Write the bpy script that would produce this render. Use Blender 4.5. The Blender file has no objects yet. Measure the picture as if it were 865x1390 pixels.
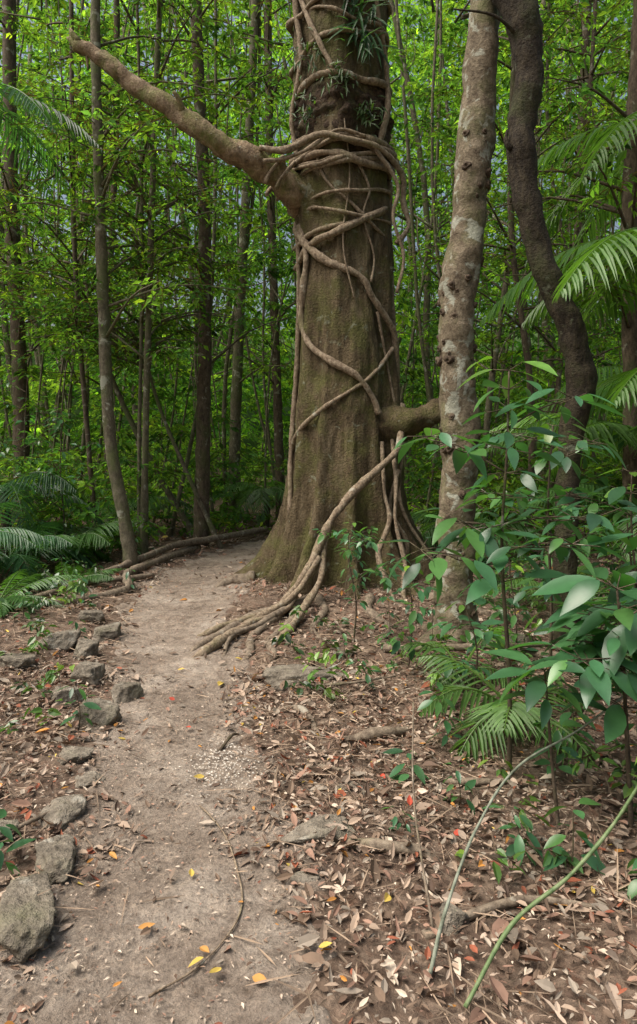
import bpy, bmesh, math, random
import numpy as np
from mathutils import Vector, noise
from math import sin, cos, pi, radians, exp

random.seed(7)
scene = bpy.context.scene
COL = scene.collection

# ------------------------------------------------------------------ helpers
def vnoise(x, y, seed=0):
    x = np.asarray(x, float); y = np.asarray(y, float)
    xi = np.floor(x); yi = np.floor(y); fx = x - xi; fy = y - yi
    fx = fx*fx*(3-2*fx); fy = fy*fy*(3-2*fy)
    def h(a, b):
        v = np.sin(a*127.1 + b*311.7 + seed*74.7)*43758.5453
        return v - np.floor(v)
    return (h(xi, yi)*(1-fx)+h(xi+1, yi)*fx)*(1-fy) + (h(xi, yi+1)*(1-fx)+h(xi+1, yi+1)*fx)*fy - 0.5

def sstep(a, b, x):
    t = np.clip((np.asarray(x, float)-a)/(b-a), 0, 1)
    return t*t*(3-2*t)

PATH = [(-0.30,-3.0,.5),(-0.36,0.0,.46),(-0.42,1.2,.44),(-0.47,2.06,.42),(-0.55,2.4,.40),(-0.62,2.88,.39),(-0.76,3.6,.40),
        (-0.88,4.1,.41),(-0.98,4.8,.46),(-1.22,5.76,.46),(-1.38,7.2,.52),(-1.30,8.6,.50),(-0.9,9.8,.5),(0.0,10.8,.5),(1.5,11.6,.5),(4.0,12.4,.5),(9.0,14,.5)]
def catmull(pts, n):
    P = [np.array(p, float) for p in pts]
    P = [2*P[0]-P[1]] + P + [2*P[-1]-P[-2]]
    out = []
    for i in range(1, len(P)-2):
        for k in range(n):
            t = k/n
            out.append(0.5*((2*P[i]) + (-P[i-1]+P[i+1])*t + (2*P[i-1]-5*P[i]+4*P[i+1]-P[i+2])*t*t + (-P[i-1]+3*P[i]-3*P[i+1]+P[i+2])*t**3))
    out.append(P[-2])
    return np.array(out)
PC = catmull(PATH, 8)
def path_d(x, y):
    x = np.asarray(x, float); y = np.asarray(y, float)
    d = np.full(x.shape, 1e9)
    for a in PC[::2]:
        d = np.minimum(d, np.sqrt((x-a[0])**2+(y-a[1])**2)/a[2])
    return d
def H(x, y):
    x = np.asarray(x, float); y = np.asarray(y, float)
    h = 0.10*vnoise(x*0.7+3, y*0.7, 1) + 0.05*vnoise(x*2.1, y*2.1, 2) + 0.022*vnoise(x*6, y*6, 3)
    h = h + 0.07*sstep(0.2, 2.2, x) + 0.05*sstep(-1.2, -2.6, x)
    d = path_d(x, y)
    w = np.exp(-(d/1.15)**4)
    h = h*(1-0.75*w) - 0.035*w
    h = h + 0.10*np.exp(-(((x-0.3)**2+(y-7.5)**2)/1.6**2))
    h = h + 11*sstep(18, 60, np.hypot(x, y)) + 6*sstep(60, 200, np.hypot(x, y))
    return h
def Hs(x, y):
    return float(H(np.array([x]), np.array([y]))[0])

def new_mesh(name, V, F, mat=None, smooth=True, parent=None):
    me = bpy.data.meshes.new(name)
    V = np.asarray(V, dtype=np.float32)
    if isinstance(F, np.ndarray):
        m, k = F.shape
        lt = np.full(m, k, np.int32); li = F.ravel().astype(np.int32)
    else:
        lt = np.array([len(f) for f in F], np.int32)
        li = np.array([i for f in F for i in f], np.int32)
    ls = np.concatenate([[0], np.cumsum(lt)[:-1]]).astype(np.int32)
    me.vertices.add(len(V)); me.vertices.foreach_set('co', V.ravel())
    me.loops.add(len(li)); me.loops.foreach_set('vertex_index', li)
    me.polygons.add(len(lt)); me.polygons.foreach_set('loop_start', ls); me.polygons.foreach_set('loop_total', lt)
    me.polygons.foreach_set('use_smooth', np.full(len(lt), smooth))
    me.update(calc_edges=True)
    if mat: me.materials.append(mat)
    ob = bpy.data.objects.new(name, me); COL.objects.link(ob)
    if parent: ob.parent = parent
    return ob

def empty(name):
    e = bpy.data.objects.new(name, None); COL.objects.link(e); e.empty_display_size = .2
    return e

class MB:
    def __init__(s): s.V = []; s.F = []; s.n = 0
    def add(s, V, F):
        s.V.append(np.asarray(V, float)); s.F += [[i+s.n for i in f] for f in F]; s.n += len(V)
    def tube(s, pts, rad, sides=8, sub=6, rough=0.0, cap=True, rfreq=6.0):
        P = np.array([tuple(p)+(r,) for p, r in zip(pts, rad)], float)
        C = catmull(P, sub) if sub > 1 else P
        pos = C[:, :3]; R = np.maximum(C[:, 3], 1e-4)
        T = np.gradient(pos, axis=0); T /= np.linalg.norm(T, axis=1)[:, None]+1e-9
        up = np.array([0, 0, 1.0]) if abs(T[0][2]) < .9 else np.array([1.0, 0, 0])
        u = np.cross(T[0], up); u /= np.linalg.norm(u)
        V = []
        for i in range(len(pos)):
            u = u - T[i]*np.dot(u, T[i]); u /= np.linalg.norm(u)+1e-9
            w = np.cross(T[i], u)
            for k in range(sides):
                a = 2*pi*k/sides
                d = u*cos(a)+w*sin(a); r = R[i]
                if rough:
                    q = pos[i]+d*r
                    r *= 1+rough*noise.fractal(Vector(q*rfreq), 1.0, 2.0, 3)
                V.append(pos[i]+d*r)
        F = []
        m = len(pos)
        for i in range(m-1):
            for k in range(sides):
                a = i*sides+k; b = i*sides+(k+1) % sides
                F.append([a, b, b+sides, a+sides])
        if cap:
            F.append(list(range(sides))[::-1]); F.append([(m-1)*sides+k for k in range(sides)])
        s.add(V, F)
    def obj(s, name, mat, parent=None, smooth=True):
        return new_mesh(name, np.concatenate(s.V), s.F, mat, smooth, parent)

def norm(a): return a/(np.linalg.norm(a, axis=-1, keepdims=True)+1e-9)

def leaf_geo(pos, dirv, nrm, L, W, col, ts=(.45,), curl=0.15, fold=0.2, flat=False, pw=0.8):
    pos = np.asarray(pos, float); N = len(pos)
    dirv = norm(np.asarray(dirv, float)); nrm = np.asarray(nrm, float)
    side = norm(np.cross(dirv, nrm)); nrm = np.cross(side, dirv)
    L = np.broadcast_to(L, (N,))[:, None]; W = np.broadcast_to(W, (N,))[:, None]
    curl = np.broadcast_to(curl, (N,))[:, None]
    col = np.broadcast_to(col, (N, 3))
    if flat:
        m = pos+dirv*L*.42
        V = np.stack([pos, m+side*W*.5+nrm*W*.12, pos+dirv*L-nrm*L*curl, m-side*W*.5+nrm*W*.12], 1)
        idx = np.arange(N)[:, None]*4
        F = idx+np.array([[0, 1, 2, 3]])
        return V.reshape(-1, 3), F, np.repeat(col, 4, axis=0)
    k = len(ts); per = 2+3*k
    vs = [pos]
    for t in ts:
        m = pos+dirv*L*t-nrm*L*curl*t*t
        w = W*.5*(math.sin(pi*t**pw))
        vs += [m+side*w+nrm*w*fold*2, m, m-side*w+nrm*w*fold*2]
    vs.append(pos+dirv*L-nrm*L*curl)
    V = np.stack(vs, 1)
    T3 = [[0, 2, 1], [0, 3, 2]]; T4 = []
    for j in range(k-1):
        a = 1+3*j; b = a+3
        T4 += [[a, a+1, b+1, b], [a+1, a+2, b+2, b+1]]
    a = 1+3*(k-1)
    T3 += [[a, a+1, per-1], [a+1, a+2, per-1]]
    base = np.arange(N)*per
    F3 = (base[:, None, None]+np.array(T3)[None]).reshape(-1, 3)
    F4 = (base[:, None, None]+np.array(T4)[None]).reshape(-1, 4) if len(T4) else np.zeros((0, 4), int)
    return V.reshape(-1, 3), (F3, F4), np.repeat(col, per, axis=0)

class LB:
    def __init__(s): s.V = []; s.C = []; s.F3 = []; s.F4 = []; s.n = 0
    def add(s, V, F, C):
        if isinstance(F, tuple):
            s.F3.append(F[0]+s.n); s.F4.append(F[1]+s.n)
        else: s.F4.append(F+s.n)
        s.V.append(V); s.C.append(C); s.n += len(V)
    def leaves(s, *a, **k): s.add(*leaf_geo(*a, **k))
    def tubeadd(s, pts, rad, col, sides=5, sub=4):
        b = MB(); b.tube(pts, rad, sides, sub, cap=False)
        V = np.concatenate(b.V); s.add(V, np.array(b.F), np.tile(np.array(col, float), (len(V), 1)))
    def obj(s, name, mat, parent=None, smooth=False):
        V = np.concatenate(s.V); C = np.concatenate(s.C)
        F3 = np.concatenate(s.F3) if s.F3 else np.zeros((0, 3), int)
        F4 = np.concatenate(s.F4) if s.F4 else np.zeros((0, 4), int)
        me = bpy.data.meshes.new(name)
        li = np.concatenate([F3.ravel(), F4.ravel()]).astype(np.int32)
        lt = np.concatenate([np.full(len(F3), 3), np.full(len(F4), 4)]).astype(np.int32)
        ls = np.concatenate([[0], np.cumsum(lt)[:-1]]).astype(np.int32)
        me.vertices.add(len(V)); me.vertices.foreach_set('co', V.astype(np.float32).ravel())
        me.loops.add(len(li)); me.loops.foreach_set('vertex_index', li)
        me.polygons.add(len(lt)); me.polygons.foreach_set('loop_start', ls); me.polygons.foreach_set('loop_total', lt)
        me.polygons.foreach_set('use_smooth', np.full(len(lt), smooth))
        me.update(calc_edges=True)
        a = me.color_attributes.new(name='col', type='FLOAT_COLOR', domain='POINT')
        c = np.ones((len(V), 4), np.float32); c[:, :3] = C
        a.data.foreach_set('color', c.ravel())
        me.materials.append(mat)
        ob = bpy.data.objects.new(name, me); COL.objects.link(ob)
        if parent: ob.parent = parent
        return ob

# ------------------------------------------------------------------ materials
def mat_new(name):
    m = bpy.data.materials.new(name); m.use_nodes = True
    nt = m.node_tree; nt.nodes.clear()
    return m, nt
def nd(nt, t, **k):
    n = nt.nodes.new(t)
    for a, v in k.items(): setattr(n, a, v)
    return n
def ramp(nt, fac, stops):
    r = nt.nodes.new('ShaderNodeValToRGB')
    e = r.color_ramp.elements
    while len(e) < len(stops): e.new(.5)
    for el, (p, c) in zip(e, stops):
        el.position = p; el.color = (c[0], c[1], c[2], 1) if hasattr(c, '__len__') else (c, c, c, 1)
    nt.links.new(fac, r.inputs[0]); return r.outputs[0]
def mixc(nt, fac, a, b, bt='MIX'):
    n = nt.nodes.new('ShaderNodeMix'); n.data_type = 'RGBA'; n.blend_type = bt
    for i, v in ((0, fac), (6, a), (7, b)):
        if isinstance(v, bpy.types.NodeSocket): nt.links.new(v, n.inputs[i])
        elif i == 0: n.inputs[i].default_value = v
        else: n.inputs[i].default_value = (*v, 1)
    return n.outputs[2]
def noise_n(nt, vec, scale, detail=5, rough=.6, dist=0):
    n = nd(nt, 'ShaderNodeTexNoise'); n.inputs['Scale'].default_value = scale
    n.inputs['Detail'].default_value = detail; n.inputs['Roughness'].default_value = rough; n.inputs['Distortion'].default_value = dist
    nt.links.new(vec, n.inputs['Vector']); return n.outputs['Fac']
def pos_vec(nt, sc=(1, 1, 1)):
    g = nd(nt, 'ShaderNodeNewGeometry'); m = nd(nt, 'ShaderNodeMapping'); m.inputs['Scale'].default_value = sc
    nt.links.new(g.outputs['Position'], m.inputs['Vector']); return m.outputs[0]
def finish(nt, color, rough=.8, bump=None, bs=.4, bd=.02, spec=.3, transl=None):
    p = nd(nt, 'ShaderNodeBsdfPrincipled'); p.inputs['Roughness'].default_value = rough
    p.inputs['Specular IOR Level'].default_value = spec
    nt.links.new(color, p.inputs['Base Color'])
    if bump is not None:
        b = nd(nt, 'ShaderNodeBump'); b.inputs['Strength'].default_value = bs; b.inputs['Distance'].default_value = bd
        nt.links.new(bump, b.inputs['Height']); nt.links.new(b.outputs[0], p.inputs['Normal'])
    o = nd(nt, 'ShaderNodeOutputMaterial'); out = p.outputs[0]
    if transl:
        t = nd(nt, 'ShaderNodeBsdfTranslucent'); nt.links.new(transl[1], t.inputs['Color'])
        m = nd(nt, 'ShaderNodeMixShader'); m.inputs[0].default_value = transl[0]
        nt.links.new(out, m.inputs[1]); nt.links.new(t.outputs[0], m.inputs[2]); out = m.outputs[0]
    nt.links.new(out, o.inputs[0])

def bark(name, c1, c2, c3, moss=(.05, .075, .015), moss_amt=.5, lichen=0.0, lic=(.3, .32, .26), vs=.2, bs=.7, bd=.02, sc=14):
    m, nt = mat_new(name)
    v = pos_vec(nt, (1, 1, vs)); v2 = pos_vec(nt)
    n1 = noise_n(nt, v, sc, 5, .7, .3); n2 = noise_n(nt, v2, 3.0, 5, .65); n3 = noise_n(nt, v2, 45, 3, .7)
    c = ramp(nt, n1, [(.3, c1), (.5, c2), (.72, c3)])
    c = mixc(nt, .6, c, ramp(nt, n3, [(.3, (.4,)*3), (.7, (1.0,)*3)]), 'MULTIPLY')
    f = ramp(nt, n2, [(.62-.3*moss_amt, 0.0), (.80-.3*moss_amt, 0.75)])
    mg = mixc(nt, n3, tuple(x*.5 for x in moss), tuple(x*1.5 for x in moss))
    c = mixc(nt, f, c, mg)
    if lichen:
        l = noise_n(nt, v2, 8, 4, .55, .5)
        lf = ramp(nt, l, [(.66-.2*lichen, 0.0), (.72-.2*lichen, .75)])
        c = mixc(nt, lf, c, lic)
    w = nd(nt, 'ShaderNodeMath', operation='MULTIPLY_ADD'); nt.links.new(n1, w.inputs[0]); w.inputs[1].default_value = 1.2; nt.links.new(n3, w.inputs[2])
    finish(nt, c, .85, w.outputs[0], bs, bd, .25)
    return m

M_big = bark('big_bark', (.045, .031, .016), (.13, .096, .052), (.235, .185, .115), (.10, .105, .028), .52, .18, (.22, .23, .16), .22, 1.0, .035, 11)
M_vine = bark('vine_bark', (.10, .07, .045), (.27, .205, .14), (.43, .36, .26), (.11, .115, .04), .25, .15, (.38, .36, .29), .6, .9, .012, 30)
M_limb = bark('limb_bark', (.10, .07, .045), (.28, .20, .125), (.45, .36, .24), (.12, .145, .03), .5, .1, (.36, .35, .27), .8, 1.0, .02, 14)
M_knob = bark('knob_bark', (.07, .05, .033), (.17, .135, .09), (.29, .24, .17), (.10, .11, .04), .45, .55, (.32, .33, .27), .7, .8, .015, 18)
M_dark = bark('dark_bark', (.014, .010, .007), (.036, .027, .017), (.075, .06, .036), (.04, .048, .015), .4, .1, (.11, .12, .08), .4, .9, .02, 22)
M_slim = bark('slim_bark', (.06, .052, .035), (.14, .12, .08), (.24, .215, .15), (.085, .105, .035), .55, .3, (.33, .34, .27), .5, .4, .01, 25)
M_slimb = bark('slim_brown', (.04, .03, .02), (.10, .075, .05), (.18, .14, .10), (.065, .08, .025), .35, .25, (.25, .25, .19), .4, .5, .01, 25)
M_clump = bark('root_mat', (.02, .012, .008), (.085, .055, .034), (.17, .12, .075), (.06, .07, .02), .4, 0, vs=1, bs=1.0, bd=.04, sc=30)
M_root = bark('root_bark', (.08, .058, .042), (.21, .165, .12), (.33, .27, .20), (.09, .10, .03), .15, .1, (.33, .3, .24), .7, .6, .01, 25)
M_stone = bark('mossy_stone', (.10, .085, .065), (.21, .18, .14), (.34, .30, .24), (.08, .085, .035), .28, .2, (.33, .31, .26), 1, .9, .02, 12)

def leafmat(name, rough=.45, tr=.45, tint=(1.3, 1.55, .45), spec=.5, simple=False):
    m, nt = mat_new(name)
    a = nd(nt, 'ShaderNodeAttribute'); a.attribute_name = 'col'; c = a.outputs['Color']
    t = mixc(nt, 1.0, c, tint, 'MULTIPLY')
    if simple:
        p = nd(nt, 'ShaderNodeBsdfDiffuse'); q = nd(nt, 'ShaderNodeBsdfTranslucent'); x = nd(nt, 'ShaderNodeMixShader'); x.inputs[0].default_value = tr
        o = nd(nt, 'ShaderNodeOutputMaterial')
        nt.links.new(c, p.inputs[0]); nt.links.new(t, q.inputs[0]); nt.links.new(p.outputs[0], x.inputs[1]); nt.links.new(q.outputs[0], x.inputs[2]); nt.links.new(x.outputs[0], o.inputs[0])
        return m
    n = noise_n(nt, pos_vec(nt), 30, 2)
    c = mixc(nt, .5, c, ramp(nt, n, [(.3, (.6,)*3), (.7, (1.0,)*3)]), 'MULTIPLY')
    finish(nt, c, rough, spec=spec, transl=(tr, t))
    return m
M_leaf = leafmat('foliage', tr=.5, tint=(2.0, 2.2, .7), simple=True)
M_broad = leafmat('broad_leaf', .30, .3, (1.5, 1.8, .5), .6)
M_palm = leafmat('palm_leaf', .42, .42, (1.6, 1.8, .5), .45)
M_lit = leafmat('dead_leaf', .7, .1, (1, .8, .6), .25)

def groundmat():
    m, nt = mat_new('forest_floor')
    v = pos_vec(nt)
    n1 = noise_n(nt, v, 1.3, 4, .65); n2 = noise_n(nt, v, 28, 5, .75, .6)
    vo = nd(nt, 'ShaderNodeTexVoronoi'); vo.inputs['Scale'].default_value = 26; nt.links.new(v, vo.inputs['Vector'])
    sep = nd(nt, 'ShaderNodeSeparateColor'); nt.links.new(vo.outputs['Color'], sep.inputs[0])
    c = ramp(nt, n2, [(.3, (.048, .032, .022)), (.5, (.145, .10, .073)), (.7, (.26, .195, .145))])
    c2 = ramp(nt, sep.outputs[0], [(0, (.08, .052, .037)), (.4, (.19, .135, .098)), (.75, (.31, .235, .175)), (1, (.20, .10, .062))])
    c = mixc(nt, .4, c, c2)
    c = mixc(nt, .5, c, ramp(nt, n1, [(.3, (.5,)*3), (.65, (1,)*3)]), 'MULTIPLY')
    g = nd(nt, 'ShaderNodeNewGeometry'); s = nd(nt, 'ShaderNodeSeparateXYZ'); nt.links.new(g.outputs['Position'], s.inputs[0])
    mr = nd(nt, 'ShaderNodeMapRange'); mr.inputs['From Min'].default_value = .3; mr.inputs['From Max'].default_value = 1.5
    nt.links.new(s.outputs['Z'], mr.inputs['Value'])
    c = mixc(nt, mr.outputs[0], c, mixc(nt, n2, (.02, .045, .010), (.07, .12, .03)))
    finish(nt, c, .9, n2, .9, .03, .2)
    return m
def pathmat():
    m, nt = mat_new('trodden_dirt')
    v = pos_vec(nt)
    n1 = noise_n(nt, v, 1.7, 4, .65, .3); n2 = noise_n(nt, v, 60, 5, .8); n3 = noise_n(nt, v, 11, 5, .7, .5)
    vo = nd(nt, 'ShaderNodeTexVoronoi'); vo.inputs['Scale'].default_value = 85; nt.links.new(v, vo.inputs['Vector'])
    c = ramp(nt, n1, [(.28, (.24, .185, .142)), (.5, (.41, .335, .268)), (.72, (.57, .49, .41))])
    c = mixc(nt, .85, c, ramp(nt, n3, [(.3, (.45, .41, .38)), (.52, (.95,)*3), (.72, (1.25, 1.22, 1.18))]), 'MULTIPLY')
    c = mixc(nt, .9, c, ramp(nt, n2, [(.3, (.40,)*3), (.6, (1,)*3)]), 'MULTIPLY')
    peb = ramp(nt, vo.outputs['Distance'], [(.12, 1.0), (.2, 0.0)])
    sep = nd(nt, 'ShaderNodeSeparateColor'); nt.links.new(vo.outputs['Color'], sep.inputs[0])
    pm = nd(nt, 'ShaderNodeMath', operation='MULTIPLY'); nt.links.new(peb, pm.inputs[0])
    nt.links.new(ramp(nt, sep.outputs[1], [(.5, 0.0), (.55, 1.0)]), pm.inputs[1])
    c = mixc(nt, pm.outputs[0], c, ramp(nt, sep.outputs[0], [(0, (.10, .07, .05)), (.6, (.45, .37, .30)), (1, (.65, .58, .5))]))
    w = nd(nt, 'ShaderNodeMath', operation='ADD'); nt.links.new(n2, w.inputs[0]); nt.links.new(n3, w.inputs[1])
    finish(nt, c, .9, w.outputs[0], .9, .03, .2)
    return m
M_ground = groundmat(); M_path = pathmat()

# ------------------------------------------------------------------ ground
def axis(lo, hi, fine_lo, fine_hi, step):
    a = list(np.arange(fine_lo, fine_hi, step)); s = step; x = fine_hi
    while x < hi: a.append(x); s *= 1.12; x += s
    a.append(hi); s = step; x = fine_lo-s; b = []
    while x > lo: b.append(x); s *= 1.12; x -= s
    b.append(lo); return np.array(b[::-1]+a)
gx = axis(-300, 300, -3.2, 3.6, .045); gy = axis(-300, 300, 1.2, 9.0, .045)
X, Y = np.meshgrid(gx, gy)
Z = H(X, Y)
dd = path_d(X, Y)
Z = Z + 0.02*vnoise(X*17, Y*17, 5)*sstep(.7, 1.1, dd)*(np.hypot(X, Y) < 20) - 0.03*(1-sstep(.55, .95, dd))
nx, ny = len(gx), len(gy)
idx = np.arange(nx*ny).reshape(ny, nx)
F = np.stack([idx[:-1, :-1], idx[:-1, 1:], idx[1:, 1:], idx[1:, :-1]], -1).reshape(-1, 4)
new_mesh('ground', np.stack([X, Y, Z], -1).reshape(-1, 3), F, M_ground)

C = catmull(PATH, 40); T = np.gradient(C[:, :2], axis=0); T = norm(T); Nn = np.stack([T[:, 1], -T[:, 0]], -1)
ts = np.linspace(-1.7, 1.7, 90)
PX = C[:, 0][:, None]+Nn[:, 0][:, None]*ts*C[:, 2][:, None]; PY = C[:, 1][:, None]+Nn[:, 1][:, None]*ts*C[:, 2][:, None]
edge = 1.08+0.6*vnoise(PX*2.2, PY*2.2, 9)+0.5*vnoise(PX*7, PY*7, 10)+.3*vnoise(PX*19, PY*19, 17)
PZ = H(PX, PY)+0.012*vnoise(PX*14, PY*14, 11)+.007*vnoise(PX*30, PY*30, 12)+0.012-0.09*sstep(-.12, .45, np.abs(ts)[None, :]-edge)
m, k = PX.shape; idx = np.arange(m*k).reshape(m, k)
F = np.stack([idx[:-1, :-1], idx[1:, :-1], idx[1:, 1:], idx[:-1, 1:]], -1).reshape(-1, 4)[:, ::-1]
new_mesh('dirt_path', np.stack([PX, PY, PZ], -1).reshape(-1, 3), F, M_path)

# ------------------------------------------------------------------ big tree
big = empty('rainforest_tree')
TX, TY = 0.30, 7.5
zt = [-.3, 0, .35, .8, 1.6, 2.4, 3.3, 4.1, 5.0, 6.6, 9, 12, 14]
rt = [.82, .76, .68, .61, .56, .52, .49, .48, .49, .52, .46, .33, .2]
xt = [.0, .0, .0, .0, 0, .02, .0, -.01, -.03, -.06, -.1, .1, .3]
LOBES = [(-88, .70, .20), (-58, .42, .14), (-28, .70, .13), (4, .42, .11), (34, .64, .12), (66, .62, .16), (100, .6, .22), (140, .6, .25), (180, .6, .25), (-130, .6, .25)]
def trunk_r(phi, z):
    R = np.interp(z, zt, rt)
    for a, A, w in LOBES:
        d = (phi-radians(a)+pi) % (2*pi)-pi
        g = exp(-(d/w)**2)
        R += A*exp(-max(z+.05, 0)/.40)*g + A*.24*exp(-max(z, 0)/1.7)*g
    R -= .07*exp(-max(z, 0)/1.2)
    R += .020*sin(phi*5+z*.5)+.014*sin(phi*9-z*.8)
    return R
def surf(phid, z, off=0.0):
    phi = radians(phid); r = trunk_r(phi, z)+off
    return (TX+np.interp(z, zt, xt)+r*sin(phi), TY-r*cos(phi), z)
V = []; nth = 200
zs = np.concatenate([np.arange(-.35, 1.2, .025), np.arange(1.2, 7.2, .04), np.arange(7.2, 14.01, .25)])
for z in zs:
    for k in range(nth):
        phi = 2*pi*k/nth
        r = trunk_r(phi, z); d = Vector((sin(phi), -cos(phi), 0))
        # swelling where the side limb leaves the trunk
        dl = (phi-radians(72)+pi) % (2*pi)-pi
        r += .10*exp(-(dl/.5)**2-((z-1.72)/.32)**2)
        dl = (phi-radians(-72)+pi) % (2*pi)-pi
        r += .07*exp(-(dl/.5)**2-((z-4.25)/.30)**2)
        q = Vector((d.x*r*7, d.y*r*7, z*1.6)); r += .028*noise.fractal(q, 1, 2, 4)
        q = Vector((d.x*r*22, d.y*r*22, z*5)); r += .012*noise.fractal(q, 1, 2, 3)
        q = Vector((d.x*r*2.2, d.y*r*2.2, z*1.2)); r += .035*noise.noise(q)
        V.append((TX+np.interp(z, zt, xt)+r*d.x, TY+r*d.y, z))
F = []
for i in range(len(zs)-1):
    for k in range(nth):
        a = i*nth+k; b = i*nth+(k+1) % nth; F.append([a, b, b+nth, a+nth])
new_mesh('trunk', V, np.array(F), M_big, parent=big)

b = MB()
b.tube([(.35, 7.85, 3.6), (.05, 7.6, 4.02), (-.24, 7.34, 4.36), (-.72, 7.10, 4.62), (-1.15, 7.0, 4.82), (-1.5, 7.0, 5.07), (-2.0, 7.0, 5.42), (-2.3, 7.0, 5.66), (-2.56, 7.0, 5.78)],
       [.22, .21, .175, .132, .115, .105, .09, .078, .075], 18, 12, .4, rfreq=5)
b.tube([(-2.5, 7.0, 5.74), (-2.60, 7.0, 5.84), (-2.66, 7.0, 5.87)], [.06, .04, .008], 7, 2, .4)
b.tube([(-2.5, 6.96, 5.78), (-2.58, 6.95, 5.88), (-2.60, 6.95, 5.94)], [.04, .03, .006], 7, 2, .4)
b.tube([(-2.45, 7.0, 5.72), (-2.44, 7.0, 5.60), (-2.43, 6.98, 5.52)], [.02, .018, .012], 7, 3, .3)
b.tube([(-1.42, 6.95, 5.05), (-1.45, 6.88, 5.16), (-1.5, 6.84, 5.22)], [.04, .03, .018], 7, 3, .3)
b.obj('broken_limb', M_limb, big)
b = MB()
b.tube([(.25, 7.6, 1.45), (.55, 7.42, 1.62), (.80, 7.25, 1.76), (1.02, 7.15, 1.84), (1.22, 7.12, 1.90), (1.40, 7.15, 1.99), (1.62, 7.25, 2.05)], [.30, .29, .235, .165, .12, .09, .045], 20, 10, .45, rfreq=4)
b.obj('side_limb', M_big, big)

b = MB()
rv = random.Random(31)
def vine(pts, r0, r1, sides=9, sub=9, rough=.35):
    n = len(pts); b.tube(pts, [(r0+(r1-r0)*i/(n-1))*rv.uniform(.75, 1.2) for i in range(n)], sides, sub, rough, rfreq=8)
def sv(seq, r0, r1, off=.026): vine([surf(p, z, off) for p, z in seq], r0, r1)
sv([(-120, 4.3), (-85, 4.0), (-60, 3.78), (-25, 3.52), (15, 3.36), (35, 3.10), (62, 2.80), (76, 2.4), (88, 2.1), (105, 1.7)], .048, .038)
sv([(-75, 4.0), (-55, 3.66), (-58, 3.3), (-66, 2.95), (-50, 2.66), (-20, 2.45), (10, 2.28), (28, 2.05), (35, 1.9)], .037, .037)
sv([(60, 2.62), (38, 2.4), (15, 2.22), (-20, 2.0), (-50, 1.8), (-75, 1.6), (-100, 1.3)], .024, .028)
sv([(-90, 3.55), (-50, 3.72), (-10, 3.82), (40, 4.05), (90, 4.2), (140, 4.2)], .038, .034)
sv([(-90, 3.78), (-40, 3.86), (10, 3.93), (50, 4.10), (90, 4.3)], .024, .03, .045)
sv([(-40, 4.8), (-25, 4.4), (10, 4.1), (40, 3.9), (75, 3.8)], .018, .018)
sv([(15, 4.6), (30, 4.3), (22, 4.0), (35, 3.6), (30, 3.3)], .016, .013)
sv([(-80, 3.9), (-78, 3.3), (-82, 2.6), (-84, 2.0), (-80, 1.4), (-70, .8)], .026, .024)
sv([(80, 4.5), (84, 3.8), (80, 3.2), (86, 2.5), (84, 2.1)], .035, .035)
sv([(40, 3.0), (52, 2.5), (60, 2.0), (68, 1.5), (60, .9), (66, .3)], .018, .018)
sv([(0, 5.0), (5, 4.4), (-4, 3.7), (8, 3.1)], .010, .008)
rs = random.Random(3)
def ring(z0, tilt, ph, r, off=.04, a0=0, a1=360, wob=.03):
    pts = []; n = int((a1-a0)/22)+1; s = rs.random()*9
    for i in range(n):
        p = a0+(a1-a0)*i/(n-1)
        pts.append(surf(p, z0+tilt*sin(radians(p+ph))+wob*sin(i*1.3+s), off+.015*sin(i*.9+s)))
    vine(pts, r, r*.9, 9, 5)
for z0, tl, ph, r, o in [(4.78, .05, 20, .042, .05), (4.70, .06, 60, .036, .07), (4.62, -.07, 10, .042, .05), (4.52, .08, 40, .028, .05), (4.85, -.04, 0, .022, .04), (4.66, .1, -40, .026, .08), (4.57, .05, 120, .020, .04),
                         (4.22, .09, 30, .02, .03), (4.05, -.08, 10, .018, .03), (5.42, .05, 90, .038, .04), (5.9, .12, 10, .026, .03), (6.35, .1, 0, .03, .03), (6.18, -.12, 30, .02, .03), (6.8, .1, 0, .034, .03), (7.3, .15, 80, .034, .03)]:
    ring(z0, tl, ph, r, o, rs.random()*40-180, 200)
for dx, rr in [(-.36, .022), (-.48, .026)]:
    pts = []
    for i in range(10):
        a = 2*pi*i/11-1.2; lz = 4.40+(-.25-dx)*.45
        pts.append((dx+.11*sin(a)+.02*sin(3*a), 7.24+.20*cos(a), lz+.19*sin(a)))
    vine(pts, rr, rr, 8, 4)
vine([(-.62, 6.98, 4.70), (-.35, 6.95, 4.66), (.0, 6.90, 4.80), (.3, 6.9, 4.76), (.65, 7.0, 4.7), (.9, 7.2, 4.5), (.93, 7.25, 4.2), (.98, 7.2, 3.95), (.85, 7.2, 3.75)], .034, .028)
vine([(-.58, 6.96, 4.55), (-.38, 6.98, 4.58), (-.1, 6.92, 4.66), (.2, 6.92, 4.86), (.5, 6.98, 4.82)], .024, .02)
vine([(.6, 7.0, 4.7), (.85, 7.1, 4.35), (.8, 7.1, 4.0), (.92, 7.15, 3.6), (.84, 7.1, 3.2)], .024, .022)
vine([surf(-70, 4.7, .05), surf(-72, 5.2, .09), surf(-60, 5.8, .04), surf(-65, 6.6, .04), surf(-40, 7.6, .04)], .035, .03)
vine([surf(40, 4.7, .05), surf(52, 5.2, .11), surf(58, 5.8, .04), surf(40, 6.4, .04), surf(55, 7.6, .04)], .035, .03)
vine([surf(-10, 5.5, .05), surf(-30, 5.9, .05), surf(-50, 6.3, .04), surf(-75, 6.8, .04)], .028, .022)
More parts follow.
